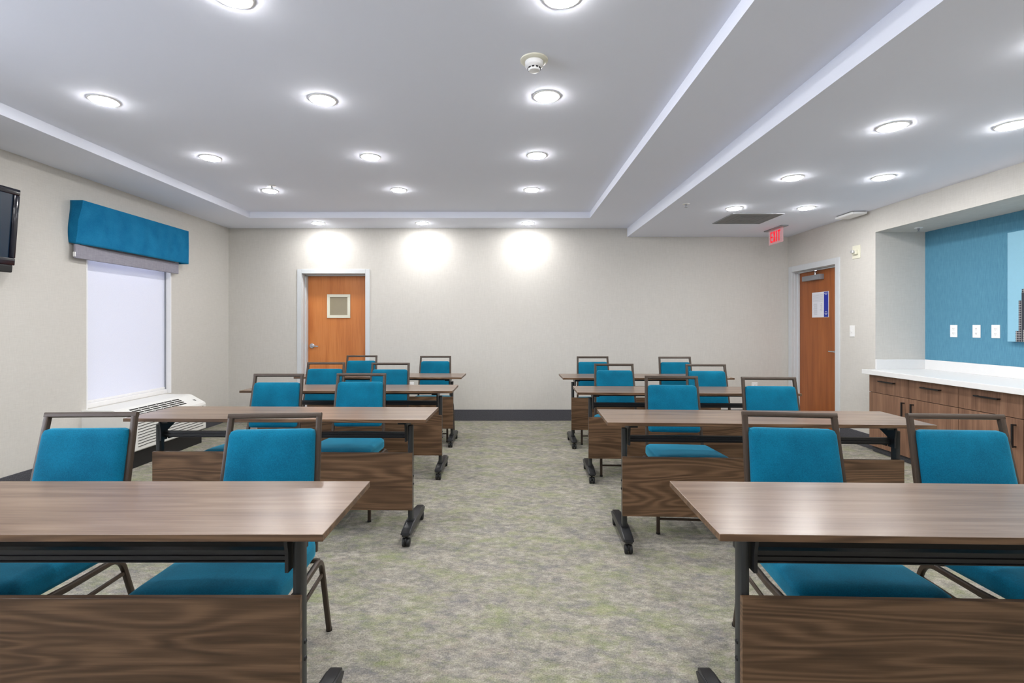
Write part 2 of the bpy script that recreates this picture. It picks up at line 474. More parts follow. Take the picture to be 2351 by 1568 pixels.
sweep(bm, [(SX-.045, hy, hz), (SX-.05, hy+.105, hz)], (0, 0, 1), .016, .012, .4)
hd = mk('door_handle', bm, M['chrome'], d2, True, world=True); hd['label'] = 'chrome lever handle'

# ---- window
w1 = thing('window_1', None, None, (XL, (WY0+WY1)/2, WZ0), kind='structure')
bm = B(); t_ = .012
box(bm, XL-.14, XL+.002, WY1-t_, WY1, WZ0, WZ1); box(bm, XL-.14, XL+.002, WY0, WY0+t_, WZ0, WZ1)
box(bm, XL-.14, XL+.002, WY0+t_, WY1-t_, WZ1-t_, WZ1)
mk('reveal', bm, M['white'], w1, world=True)
bm = B()
for a in ((WY0+t_, WY0+.06, WZ0, WZ1-t_), (WY1-.06, WY1-t_, WZ0, WZ1-t_), (WY0+.06, WY1-.06, WZ1-.06, WZ1-t_), (WY0+.06, WY1-.06, WZ0, WZ0+.05)):
    box(bm, XL-.185, XL-.14, a[0], a[1], a[2], a[3], .003)
mk('window_frame', bm, M['trim'], w1, world=True)
wbox('pane', M['glass'], w1, XL-.165, XL-.160, WY0+.06, WY1-.06, WZ0+.05, WZ1-.06)
wbox('window_sill', M['white'], w1, XL-.14, XL-.035, WY0+t_, WY1-t_, WZ0, WZ0+.045, bev=.004)

w2 = thing('added_window', None, None, (XL, 0, UZ0), kind='structure')  # unseen window added for its daylight, left bare without a blind
bm = B()
box(bm, XL-.17, XL-.12, UY0, UY1, UZ0, UZ0+.05); box(bm, XL-.17, XL-.12, UY0, UY1, UZ1-.05, UZ1)
for y in (UY0, -.66, .61, UY1-.05): box(bm, XL-.17, XL-.12, y, y+.05, UZ0+.05, UZ1-.05)
mk('window_frame', bm, M['trim'], w2, world=True)
wbox('pane', M['glass'], w2, XL-.150, XL-.145, UY0+.05, UY1-.05, UZ0+.05, UZ1-.05)
wbox('window_sill', M['white'], w2, XL-.12, XL+.03, UY0, UY1, UZ0-.02, UZ0, bev=.004)

# ------------------------------------------------------------------ LEFT WALL THINGS
rb = thing('roller_blind', 'white translucent roller blind drawn down over the bright window', 'blind', (XL-.06, (WY0+WY1)/2, WZ0+.05))
wbox('blind_cloth', M['blind'], rb, XL-.0665, XL-.0650, WY0+.016, WY1-.02, WZ0+.068, 1.93*S)
wbox('bottom_rail', M['white'], rb, XL-.072, XL-.058, WY0+.016, WY1-.02, WZ0+.046, WZ0+.07, bev=.003)
wbox('side_channel', M['alu'], rb, XL-.075, XL-.05, WY1-.02, WY1-.013, WZ0+.046, 1.93*S)
bm = B()
GY0, GY1 = 4.334*S, 5.687*S
box(bm, XL+.045, XL+.060, GY0+.06, GY1-.06, 2.004*S, 2.30*S, .003)
box(bm, XL+.040, XL+.064, GY0, GY1, 1.882*S, 2.004*S, .006)
sh = thing('roman_shade', 'flat grey cloth shade raised up beneath the teal valance', 'shade', (XL+.05, (GY0+GY1)/2, 1.88*S))
mk('shade_cloth', bm, M['greyshade'], sh, world=True)
wbox('end_clip', M['white'], sh, XL+.043, XL+.062, GY0-.006, GY0+.001, 1.895*S, 1.935*S)
wbox('head_rail', M['white'], sh, XL, XL+.07, GY0+.06, GY1-.06, 2.28*S, 2.33*S)
va = thing('window_valance', 'teal padded fabric valance boxed over the window on the left wall', 'valance', (XL, 5.06*S, 2.008*S))
VY0, VY1, VZ0_, VZ1_ = 4.336*S, 5.787*S, 2.006*S, 2.387*S
bm = B()
NU, NV = 64, 20
def vdepth(u, v):                                    # u along wall 0..1, v up 0..1
    d_ = .112
    d_ -= .055*(1-v)**1.3*math.exp(-u*9)             # slack near-end corner
    d_ += .0022*sin(u*52)*sin(v*pi)                  # padding ripples
    d_ += .004*sin(v*9+u*3)*math.exp(-u*6)
    return d_
grid = []
for j in range(NV+1):
    v = j/NV; row = []
    # near return, front, far return
    for k in range(5):
        t = k/4; dep = vdepth(0, v); wob = -.012*sin(v*pi*1.5+.3)*(1-.4*t)
        row.append(bm.verts.new((XL+.001+dep*t, VY0+wob+.004*sin(v*7)*t, VZ0_+(VZ1_-VZ0_)*v + (.010*(1-v)*(1-t)))))
    for i in range(1, NU+1):
        u = i/NU; wob = -.012*sin(v*pi*1.5+.3)*.6*(1-u)
        row.append(bm.verts.new((XL+.001+vdepth(u, v), VY0+wob+(VY1-VY0)*u, VZ0_+(VZ1_-VZ0_)*v)))
    for k in range(1, 4):
        row.append(bm.verts.new((XL+.001+vdepth(1, v)*(1-k/3), VY1, VZ0_+(VZ1_-VZ0_)*v)))
    grid.append(row)
for j in range(NV):
    for i in range(len(grid[0])-1):
        bm.faces.new((grid[j][i], grid[j][i+1], grid[j+1][i+1], grid[j+1][i]))
bm.faces.new(grid[-1])
vo = mk('valance_cover', bm, M['valance'], va, True, world=True)
sm = vo.modifiers.new('thickness', 'SOLIDIFY'); sm.thickness = .008; sm.offset = -1

# television on a tilting bracket
TVY1, TVY0, TVZ0, TVZ1 = 3.741*S, 2.72*S, 1.70*S, 2.31*S
tv = thing('television', 'black flat television hung high on the left wall at frame edge', 'television', (XL+.13, (TVY0+TVY1)/2, (TVZ0+TVZ1)/2))
tv.rotation_euler = (0, R(4.5), 0)
hw, hh = (TVY1-TVY0)/2, (TVZ1-TVZ0)/2
def lbox(name, mat, parent, *d_, bev=0.0):
    bm = B(); box(bm, *d_, bev=bev); return mk(name, bm, mat, parent)
bm = B()
box(bm, -.05, .0, -hw, hw, -hh, hh, .01)
for a in ((-hw, hw, hh-.045, hh), (-hw, hw, -hh+.045, -hh+.10), (-hw, -hw+.045, -hh+.10, hh-.045), (hw-.045, hw, -hh+.10, hh-.045)): box(bm, 0, .014, *a, bev=.005)
mk('bezel', bm, M['tv'], tv, True)
lbox('screen', M['screen'], tv, 0, .004, -hw+.045, hw-.045, -hh+.10, hh-.045)
sp = lbox('speaker_bar', M['darkgrip'], tv, -.05, .02, -hw+.02, hw-.02, -hh-.012, -hh+.045, bev=.008)
lbox('wall_bracket', M['black'], tv, -.12, -.045, -.2, .2, -.12, .12, bev=.004)

# packaged air conditioner under the window
PY0, PY1 = 4.462*S, 5.55*S
ac = thing('air_conditioner', 'white wall air conditioner unit with louvred front under the window', 'air conditioner', (XL, (PY0+PY1)/2, 0))
px = lambda x: x*S
prof = [(px(-3.817), .155*S), (px(-3.372), .155*S), (px(-3.365), .165*S), (px(-3.365), .425*S), (px(-3.373), .446*S), (px(-3.52), .527*S), (px(-3.55), .535*S), (px(-3.817), .535*S)]
bm = B(); prism(bm, prof, PY0, PY1, 1)
cs = mk('casing', bm, M['ptac'], ac, False, world=True)
wbox('base', M['darkgrip'], ac, px(-3.817), px(-3.40), PY0+.02, PY1-.02, 0, .156*S)
bm = B(); xf = px(-3.365)
for k in range(9):
    z = (.408 - k*.0262)*S; y0 = PY0+.075; y1 = PY1-.05
    pts = [(xf+.0005, y0, z-.004), (xf+.0005, y0+.05, z-.004), (xf+.0005, y0+.12, z), (xf+.0005, y1, z)]
    sweep(bm, pts, (1, 0, 0), .003, .0055, .1)
fl = mk('front_louvre', bm, M['slot'], ac, world=True); fl['label'] = 'dark horizontal intake slots'
bm = B()
s0 = Vector((px(-3.52), 0, .527*S)); s1 = Vector((px(-3.373), 0, .446*S)); sd = (s1-s0).normalized(); nrm = Vector((-sd.z, 0, sd.x))
if nrm.z < 0: nrm = -nrm
g0, g1 = 4.60*S, 5.30*S
for cidx in range(6):
    ya = g0 + (g1-g0)*cidx/6 + .006; yb = g0 + (g1-g0)*(cidx+1)/6 - .006
    for r_ in range(4):
        c0 = s0 + sd*(.020 + r_*.030) + nrm*.0008
        sweep(bm, [(c0.x+sd.x*.008, ya, c0.z+sd.z*.008), (c0.x+sd.x*.008, yb, c0.z+sd.z*.008)], tuple(sd), .017, .003, .1)
tg = mk('top_grille', bm, M['slot'], ac, world=True); tg['label'] = 'dark discharge grille slots on the sloped top'
bm = B(); c0 = s0 + sd*.10 + nrm*.001
for k in range(3): box(bm, c0.x-.01+.008*k, c0.x-.006+.008*k, 5.44*S+.004*k, 5.475*S, c0.z-.001-.0055*(k-1), c0.z+.0025-.0055*(k-1))
mk('control_mark', bm, M['slot'], ac, world=True)

# ------------------------------------------------------------------ CEILING FIXTURES
lamp_proto = None
def downlight(x, y, h, label, group):
    global lamp_proto
    if lamp_proto is None:
        t = thing('ceiling_downlight', label, 'ceiling light', (x, y, h), group=group)
        bm = B()
        lathe(bm, [(.074, 0), (.086, 0), (.086, -.003), (.080, -.006), (.074, -.006)], seg=40)
        for f in [f for f in bm.faces if len(f.verts) > 4]: bm.faces.remove(f)
        mk('trim_ring', bm, M['white'], t, True)
        bm = B()
        prof = [(.0725, -.001), (.0725, -.006), (.067, -.0115), (.05, -.0145), (.025, -.0158), (.001, -.016)]
        lathe(bm, prof, seg=40)
        mk('diffuser', bm, M['lamp'], t, True)
        lamp_proto = t
        return t
    c = copy_tree(lamp_proto); c.location = (x, y, h); c['label'] = label; c['group'] = group
    return c
g = 'recessed downlights in the raised ceiling tray'
tray = [(-2.52, 3.11, 'leftmost of the nearest tray row'),
        (-1.155, 3.10, 'middle one of the nearest tray row'),
        (.232, 3.054, 'just beyond the smoke detector'),
        (-2.49, 4.17, 'left lamp in the second full tray row, above the valance side'),
        (-1.148, 4.15, 'middle lamp in the second full tray row'),
        (.232, 4.11, 'right lamp in the second full tray row'),
        (-2.48, 5.19, 'left lamp in the farthest tray row, beside a small sprinkler head'),
        (-1.136, 5.16, 'middle lamp in the farthest tray row'),
        (.239, 5.15, 'right lamp in the farthest tray row'),
        (-1.175, 2.125, 'lamp cut by the top edge of the photo, left of centre'),
        (.227, 2.125, 'lamp cut by the top edge of the photo, right of centre')]
for x, y, l in tray: downlight(x*S, y*S, H2, 'round white ceiling downlight, ' + l, g)
for x, l in ((-2.462, 'above the orange door'), (-1.121, 'middle one of the three along the back wall'), (.25, 'rightmost of the three along the back wall')):
    downlight(x*S, 6.463*S, H1, 'small round ceiling downlight ' + l, 'downlights washing the back wall')
low = [(2.327, 3.029, 'left lamp of the nearest pair in the lowered ceiling'), (3.034, 3.008, 'lamp at the right photo edge in the lowered ceiling'),
       (2.32, 4.08, 'left lamp of the middle pair in the lowered ceiling'), (3.051, 4.069, 'right lamp of the middle pair in the lowered ceiling'),
       (2.322, 5.141, 'lamp beside the grey return grille'), (3.05, 5.122, 'right lamp of the farthest pair, before the door on the right')]
for x, y, l in low: downlight(x*S, y*S, H3, 'round ceiling downlight, ' + l, 'downlights in the lowered ceiling')
ROWN = {2.08: 'first unseen', 1.05: 'second unseen', 0.0: 'overhead', -1.05: 'rearmost'}
for y in (2.08, 1.05, 0.0):
    for x in (-2.5, -1.15, .235):
        if y == 2.08 and x != -2.5: continue
        downlight(x*S, y*S, H2, 'tray downlight outside the photo, %s, in the %s row' % ({-2.5: 'window side', -1.15: 'tray middle', .235: 'aisle side'}[x], ROWN[y]), 'ceiling downlights outside the photo')
    for x in (2.325, 3.04):
        downlight(x*S, y*S, H3, 'lowered-ceiling downlight outside the photo, %s, in the %s row' % ({2.325: 'tray side', 3.04: 'counter side'}[x], ROWN[y]), 'ceiling downlights outside the photo')

# smoke detector
sd_ = thing('smoke_detector', 'white round smoke detector on the ceiling with dark sensing slots', 'smoke detector', (.134*S, 2.636*S, H2))
bm = B(); lathe(bm, [(.074, 0), (.074, -.006), (.066, -.011), (.05, -.012)], seg=40); mk('base_plate', bm, M['ivory'], sd_, True)
bm = B(); lathe(bm, [(.049, -.010), (.049, -.034), (.044, -.040), (.036, -.044), (.033, -.046), (.033, -.052), (.028, -.060), (.015, -.063), (.001, -.064)], seg=40); mk('sensor_head', bm, M['white'], sd_, True)
bm = B()
for k in range(10):
    a = 2*pi*k/10 + .1
    c_, s_ = cos(a), sin(a)
    vs = box(bm, .0, .003, -.007, .007, -.052, -.0455)
    bmesh.ops.rotate(bm, verts=vs, cent=(0, 0, 0), matrix=Matrix.Rotation(a, 3, 'Z'))
    bmesh.ops.translate(bm, verts=vs, vec=(c_*.0325, s_*.0325, 0))
mk('sensing_slot', bm, M['darkgrip'], sd_)

# sprinklers
def sprinkler(x, y, h, label):
    t = thing('fire_sprinkler', label, 'sprinkler', (x, y, h), group='ceiling fire sprinklers')
    bm = B(); lathe(bm, [(.036, 0), (.036, -.003), (.03, -.006), (.014, -.007), (.014, -.002)], seg=28); mk('escutcheon', bm, M['white'], t, True)
    bm = B(); lathe(bm, [(.010, -.003), (.010, -.02), (.005, -.024), (.004, -.034), (.014, -.035), (.014, -.037)], seg=20); mk('sprinkler_head', bm, M['alu'], t, True)
sprinkler(-2.37*S, 5.0*S, H2, 'small sprinkler head beside the far left tray downlight')
sprinkler(1.759*S, 4.957*S, H3, 'small sprinkler head in the lowered ceiling left of the return grille')
sprinkler(4.06*S, 4.95*S, HN, 'white sprinkler head under the top of the blue niche')

# return air grille
rg = thing('return_air_grille', 'grey square return air panel set in the lowered ceiling', 'air vent', (2.686*S, 5.638*S, H3))
hx_, hy_ = .279*S, .268*S
bm = B()
for a in ((-hx_, hx_, -hy_, -hy_+.012), (-hx_, hx_, hy_-.012, hy_), (-hx_, -hx_+.012, -hy_+.012, hy_-.012), (hx_-.012, hx_, -hy_+.012, hy_-.012)): box(bm, *a, -.008, 0)
mk('vent_frame', bm, M['alu'], rg)
bm = B(); box(bm, -hx_+.012, hx_-.012, -hy_+.012, hy_-.012, -.004, 0)
for r0 in (.07, .12, .17):
    for a, b_, c_, d_ in ((-r0, r0, -r0, -r0+.006), (-r0, r0, r0-.006, r0), (-r0, -r0+.006, -r0, r0), (r0-.006, r0, -r0, r0)): box(bm, a, b_, c_, d_, -.0065, -.0035)
mk('vent_panel', bm, M['grille'], rg)

# wireless access point
ap = thing('access_point', 'flat white rounded unit on the ceiling close to the right wall', 'access point', (3.69*S, 5.39*S, H3))
bm = B(); cushion(bm, .16, .30, .03, .013, 8); bmesh.ops.translate(bm, vec=(0, 0, -.022), verts=bm.verts[:]); mk('housing', bm, M['white'], ap, True)
lbox('mounting_plate', M['grille'], ap, -.07, .07, -.13, .13, -.008, 0)

# exit sign
ex = thing('exit_sign', 'hanging edge-lit EXIT sign with red letters near the back right corner', 'exit sign', (3.312*S, 6.195*S, H3))
lbox('canopy', M['alu'], ex, -.045, .045, -.21, .21, -.012, 0, bev=.003)
lbox('sign_panel', M['acrylic'], ex, -.004, .004, -.165, .165, -.195, -.012, bev=.001)
bm = B()
LZ0, LZ1 = -.170, -.035; LH = LZ1-LZ0
def seg_(y0, z0, y1, z1, w_):
    a = Vector((0, y0, z0)); b_ = Vector((0, y1, z1)); sweep(bm, [(-.006, a.y, a.z), (-.006, b_.y, b_.z)], (1, 0, 0), .003, w_, .02)
# letters read from the room side: left is +y
def letters():
    w_ = .018; lw = .050; x = .118
    # E
    seg_(x-w_/2, LZ0, x-w_/2, LZ1, w_)
    for z in (LZ0+w_/2, (LZ0+LZ1)/2, LZ1-w_/2): seg_(x-w_, z, x-lw, z, w_)
    x -= .068
    seg_(x-w_*.4, LZ0, x-lw+w_*.4, LZ1, w_*.9); seg_(x-w_*.4, LZ1, x-lw+w_*.4, LZ0, w_*.9)
    x -= .070
    seg_(x-w_/2, LZ0, x-w_/2, LZ1, w_)
    x -= .036
    seg_(x-lw/2-.003, LZ0, x-lw/2-.003, LZ1-w_, w_); seg_(x, LZ1-w_/2, x-lw-.006, LZ1-w_/2, w_)
letters()
lt = mk('exit_lettering', bm, M['exit_red'], ex); lt['label'] = 'red letters EXIT'

# ------------------------------------------------------------------ WALL DEVICES
def plate_device(kind, x, y, z, wall, w_, h_, label, cat, group=None):
    t = thing(kind, label, cat, (x, y, z), group=group)
    if wall == 'back': f = lambda a0, a1, d0, d1, z0, z1: (a0, a1, -d1, -d0, z0, z1)
    else: f = lambda a0, a1, d0, d1, z0, z1: (-d1, -d0, a0, a1, z0, z1)
    bm = B(); box(bm, *f(-w_/2, w_/2, 0, .006, -h_/2, h_/2), bev=.002); mk('face_plate', bm, M['white'], t)
    return t, f
def outlet(x, y, z, wall, label, group):
    t, f = plate_device('wall_outlet', x, y, z, wall, .078, .120, label, 'outlet', group)
    for dz in (.022, -.022):
        bm = B(); box(bm, *f(-.017, .017, .006, .008, dz-.015, dz+.015), bev=.002); s_ = mk('socket', bm, M['white'], t)
        bm = B(); box(bm, *f(-.008, -.006, .008, .0085, dz-.003, dz+.008)); box(bm, *f(.006, .008, .008, .0085, dz-.003, dz+.008)); box(bm, *f(-.002, .002, .008, .0085, dz-.011, dz-.007))
        k = mk('slot', bm, M['slot'], s_)
    return t
outlet(-1.33*S, YB, .465*S, 'back', 'white outlet low on the back wall behind the left tables', 'low wall outlets')
outlet(3.35*S, YB, .465*S, 'back', 'white outlet low on the back wall behind the right tables', 'low wall outlets')
for (y, l) in ((4.848, 'leftmost of three white outlets on the blue niche wall'), (4.612, 'middle of three white outlets on the blue niche wall'), (4.43, 'white outlet on the blue wall nearest the canvas')):
    outlet(XN, y*S, 1.242*S, 'right', l, 'outlets above the counter')
t, f = plate_device('light_switch', XR, 5.532*S, 1.234*S, 'right', .078, .125, 'white light switch on the wall right of the cherry door', 'light switch')
bm = B(); box(bm, *f(-.006, .006, .006, .016, -.010, .010), bev=.002); mk('toggle', bm, M['white'], t)
t, f = plate_device('fire_strobe', XR, 5.465*S, 2.10*S, 'right', .125, .145, 'cream fire alarm strobe high on the wall right of the door', 'fire strobe')
t.children[0].data.materials[0] = M['ivory']
bm = B(); box(bm, *f(-.03, .03, .006, .035, -.028, .022), bev=.004); mk('strobe_body', bm, M['ivory'], t)
bm = B(); box(bm, *f(-.022, .022, .035, .062, -.012, .018), bev=.005); mk('strobe_lens', bm, M['lens'], t)

# notice on the cherry door
NY0, NY1, NZ0, NZ1 = 6.078*S, 6.41*S, 1.398*S, 1.715*S
no = thing('door_notice', 'white printed notice with a blue right band on the cherry door', 'notice', (SX, (NY0+NY1)/2, NZ0))
wbox('sheet', M['paper'], no, SX-.003, SX, NY0, NY1, NZ0, NZ1)
bb = wbox('blue_band', M['blue'], no, SX-.0036, SX-.003, NY0+.008, NY0+.092, NZ0+.004, NZ1-.004)
bm = B()
for k in range(9): box(bm, SX-.0036, SX-.003, NY0+.11, NY1-.02, NZ1-.03-k*.011-.002, NZ1-.03-k*.011)
for k in range(14):
    box(bm, SX-.0036, SX-.003, NY1-.11, NY1-.025-.02*random.random(), NZ1-.145-k*.0105-.0025, NZ1-.145-k*.0105)
    if k < 10: box(bm, SX-.0036, SX-.003, NY0+.125, NY0+.155+.02*random.random(), NZ1-.145-k*.0105-.0025, NZ1-.145-k*.0105)
tx = mk('printed_text', bm, M['ink'], no, world=True); tx['label'] = 'rows of small grey print'
bm = B()
for z, a, b_ in ((NZ1-.022, .015, .085), (NZ1-.036, .03, .07), (NZ0+.07, .03, .07), (NZ0+.052, .018, .08), (NZ0+.038, .035, .065)):
    box(bm, SX-.0042, SX-.0036, NY0+a, NY0+b_, z-.003, z+.003)
mk('white_lettering', bm, M['paper'], bb, world=True)

# ------------------------------------------------------------------ NICHE: counter, cabinets, canvas
CZ0, CZ1 = .798*S, .845*S
wt = thing('worktop', 'white stone counter top running along the blue niche', 'counter top', (XN, (YN0+YN1)/2, CZ1))
wbox('counter_slab', M['quartz'], wt, 3.661*S, XN-.001, YN0+.002, YN1-.002, CZ0, CZ1, bev=.003)
bm = B(); box(bm, XN-.02, XN, YN0+.022, YN1-.002, CZ1, .945*S, .002); box(bm, XR-.005, XN-.02, YN1-.022, YN1-.001, CZ1, .945*S, .002)
mk('backsplash', bm, M['quartz'], wt, world=True)
XC = 3.725*S
edges = [5.163*S, 4.651*S, 4.139*S, 3.616*S, 3.10*S, 2.588*S, 2.078*S]
CAB_LABELS = ['walnut base cabinet at the door end of the white counter', 'walnut base cabinet at the right edge of the photo, below the canvas', 'walnut base cabinet at the near end of the counter, outside the photo']
for u in range(3):
    ya, yb = edges[2*u+2], edges[2*u]
    cb = thing('base_cabinet', CAB_LABELS[u], 'cabinet', ((XC+XN)/2, (ya+yb)/2, 0), group='walnut base cabinets under the counter')
    wbox('carcass', M['darkgrip'], cb, XC+.02, XN-.002, ya+.001, yb-.001, .075*S, CZ0)
    wbox('toe_kick', M['base'], cb, XC+.04, XC+.06, ya+.001, yb-.001, 0, .076*S)
    for k in range(2):
        y0, y1 = edges[2*u+k+1]+.002, edges[2*u+k]-.002
        dr = wbox('drawer', M['cabwood'], cb, XC, XC+.019, y0, y1, .617*S, CZ0-.006, bev=.001)
        bm = B(); yc = (y0+y1)/2
        box(bm, XC-.034, XC-.022, yc-.10, yc+.10, .732*S, .744*S, .001)
        for yy in (-.09, .09): box(bm, XC-.026, XC, yc+yy-.005, yc+yy+.005, .733*S, .743*S)
        h_ = mk('handle', bm, M['pull'], dr, world=True)
        do = wbox('door', M['cabwood'], cb, XC, XC+.019, y0, y1, .065*S, .612*S, bev=.001)
        yh = (edges[2*u+1]+.055) if k == 0 else (edges[2*u+1]-.055)
        bm = B(); box(bm, XC-.034, XC-.022, yh-.006, yh+.006, .398*S, .572*S, .001)
        for zz in (.405*S, .565*S): box(bm, XC-.026, XC, yh-.005, yh+.005, zz-.005, zz+.005)
        mk('handle', bm, M['pull'], do, world=True)

AY1, AY0, AZ0, AZ1 = 4.287*S, 2.95*S, 1.158*S, 2.09*S
AX = XN-.044
ca = thing('canvas_print', 'pale blue canvas print with dark towers hanging on the blue wall', 'picture', (AX, (AY0+AY1)/2, AZ0))
wbox('canvas', M['sky_art'], ca, AX, XN-.002, AY0, AY1, AZ0, AZ1, bev=.002)
bm = B()
def tower(y0, y1, z1, k): box(bm, AX-.0008-.0004*k, AX+.001, y0*S, y1*S, AZ0+.001, z1*S)
tower(4.17, 4.214, 1.25, 4); tower(3.70, 4.192, 1.505, 1); tower(3.74, 4.165, 1.60, 2); tower(3.95, 4.155, 1.26, 6); tower(3.3, 3.6, 1.75, 1); tower(3.05, 3.4, 1.42, 2)
tw = mk('printed_tower', bm, M['tower'], ca, world=True); tw['label'] = 'dark tower blocks with pale window grids'
bm = B(); box(bm, AX-.0026, AX-.001, 3.75*S, 4.166*S, AZ0+.02, 1.57*S)
mk('printed_glass_face', bm, M['towerdark'], ca, world=True)

# ------------------------------------------------------------------ TABLES
TW, TD, TH, TT = 1.83, .457, .762, .020
def make_table():
    t = thing('training_table', '', 'table')
    bm = B(); box(bm, -TW/2, TW/2, -TD/2, TD/2, TH-TT, TH, .0012, 1); tt = mk('tabletop', bm, M['tablewood'], t)
    tt.data.materials.append(M['panelwood'])
    for p in tt.data.polygons:
        if abs(p.normal.z) < .3: p.material_index = 1
    bm = B(); box(bm, -TW/2+.104, TW/2-.104, -.128, -.109, .185, .537, .0015, 2); mk('modesty_panel', bm, M['panelwood'], t)
    # ribbed cross rail
    bm = B(); xi = TW/2-.152
    prof = [(-.086, .619), (-.062, .619), (-.056, .625), (-.056, .651), (-.062, .656), (-.086, .656), (-.086, .650), (-.081, .648), (-.081, .640), (-.086, .638), (-.086, .632), (-.081, .630), (-.081, .624), (-.086, .622)]
    prism(bm, prof, -xi, xi, 0); mk('cross_rail', bm, M['black'], t)
    bm = B(); box(bm, -xi+.04, xi-.04, -.105, -.085, TH-TT-.026, TH-TT, .002); mk('top_rail', bm, M['black'], t)
    bm = B(); box(bm, -xi+.01, xi-.01, .045, .068, .602, .628, .003); box(bm, -xi+.002, -xi+.012, -.06, .06, .605, .624); box(bm, xi-.012, xi-.002, -.06, .06, .605, .624); mk('rear_rail', bm, M['black'], t)
    for s in (-1, 1):
        xp = s*(TW/2-.122)
        bm = B(); sweep(bm, [(xp, -.082, .095), (xp, -.082, .70)], (1, 0, 0), .030, .052, .45); lg = mk('leg', bm, M['post'], t, True)
        bm = B()
        for z in (.335, .385): lathe(bm, [(.008, 0), (.007, .003), (.003, .005), (.001, .0055)] if s > 0 else [(.001, -.0055), (.003, -.005), (.007, -.003), (.008, 0)], xp+s*.015, -.082, 14, 'X', z)
        mk('bolt', bm, M['black'], lg, True)
        # bracket
        bm = B()
        xb = xp - s*.020
        prism(bm, [(-.116, .603), (-.062, .603), (-.055, .66), (.05, TH-TT-.03), (.05, TH-TT-.001), (-.125, TH-TT-.001), (-.125, .70), (-.116, .66)], xb-s*.010, xb, 0)
        box(bm, xb-s*.055, xb-s*.010, -.12, -.08, TH-TT-.032, TH-TT-.001, .004)
        box(bm, xb-s*.01, xp+s*.012, -.06, .02, TH-TT-.012, TH-TT-.001)
        mk('tilt_bracket', bm, M['black'], t)
        # foot
        bm = B()
        pr = [(-.232, .066), (-.238, .078), (-.234, .090), (-.215, .098), (-.11, .108), (-.05, .110), (.10, .108), (.212, .100), (.232, .092), (.236, .080), (.230, .066), (.20, .062), (-.20, .062)]
        prism(bm, pr, xp-.029, xp+.029, 0)
        es = [e for e in bm.edges if abs((e.verts[0].co-e.verts[1].co).x) < 1e-5]
        bmesh.ops.bevel(bm, geom=es, offset=.009, segments=3, affect='EDGES', clamp_overlap=True)
        sweep(bm, [(xp, -.082, .100), (xp, -.082, .118)], (1, 0, 0), .042, .064, .4)
        ft = mk('foot', bm, M['black'], t, True)
        for yy in (-.196, .196):
            bm = B()
            q = .012 if yy < 0 else -.012
            for dx in (-.0135, .0135):
                lathe(bm, [(.014, -.009), (.0235, -.0085), (.0262, -.004), (.0262, .004), (.0235, .0085), (.014, .009)], xp+dx, yy-q, 24, 'X', .0262)
            sweep(bm, [(xp, yy, .036), (xp, yy, .068)], (1, 0, 0), .014, .018, .4)
            sweep(bm, arc_path([(xp, yy-q-.012, .022), (xp, yy-q-.022, .05), (xp, yy+.01, .056)], .02), (1, 0, 0), .012, .010, .3)
            cast = mk('caster', bm, M['darkgrip'], ft, True)
            if yy > 0: cast.rotation_euler = (0, 0, 0)
    return t
TABLES = [  # x, y, angle, label
 (-1.412, 1.563, .04, 'walnut table in the left column, nearest the camera at the bottom left'),
 (-1.401, 3.212, -1.3, 'walnut table second from the camera in the left column, by the air conditioner'),
 (-1.394, 4.502, -.77, 'walnut table third from the camera in the left column'),
 (-1.42, 5.641, -1.4, 'walnut table farthest from the camera in the left column'),
 (1.486, 1.54, -1.6, 'walnut table in the right column, nearest the camera at the bottom right'),
 (1.494, 3.066, -2.6, 'walnut table second from the camera in the right column, beside the cabinets'),
 (1.498, 4.359, -2.3, 'walnut table third from the camera in the right column'),
 (1.495, 5.557, -.2, 'walnut table farthest from the camera in the right column')]
tp = make_table()
for i, (x, y, a, l) in enumerate(TABLES):
    o = tp if i == 0 else copy_tree(tp)
    o.location = (x, y, 0); o.rotation_euler = (0, 0, R(a)); o['label'] = l; o['group'] = 'walnut training tables on casters'

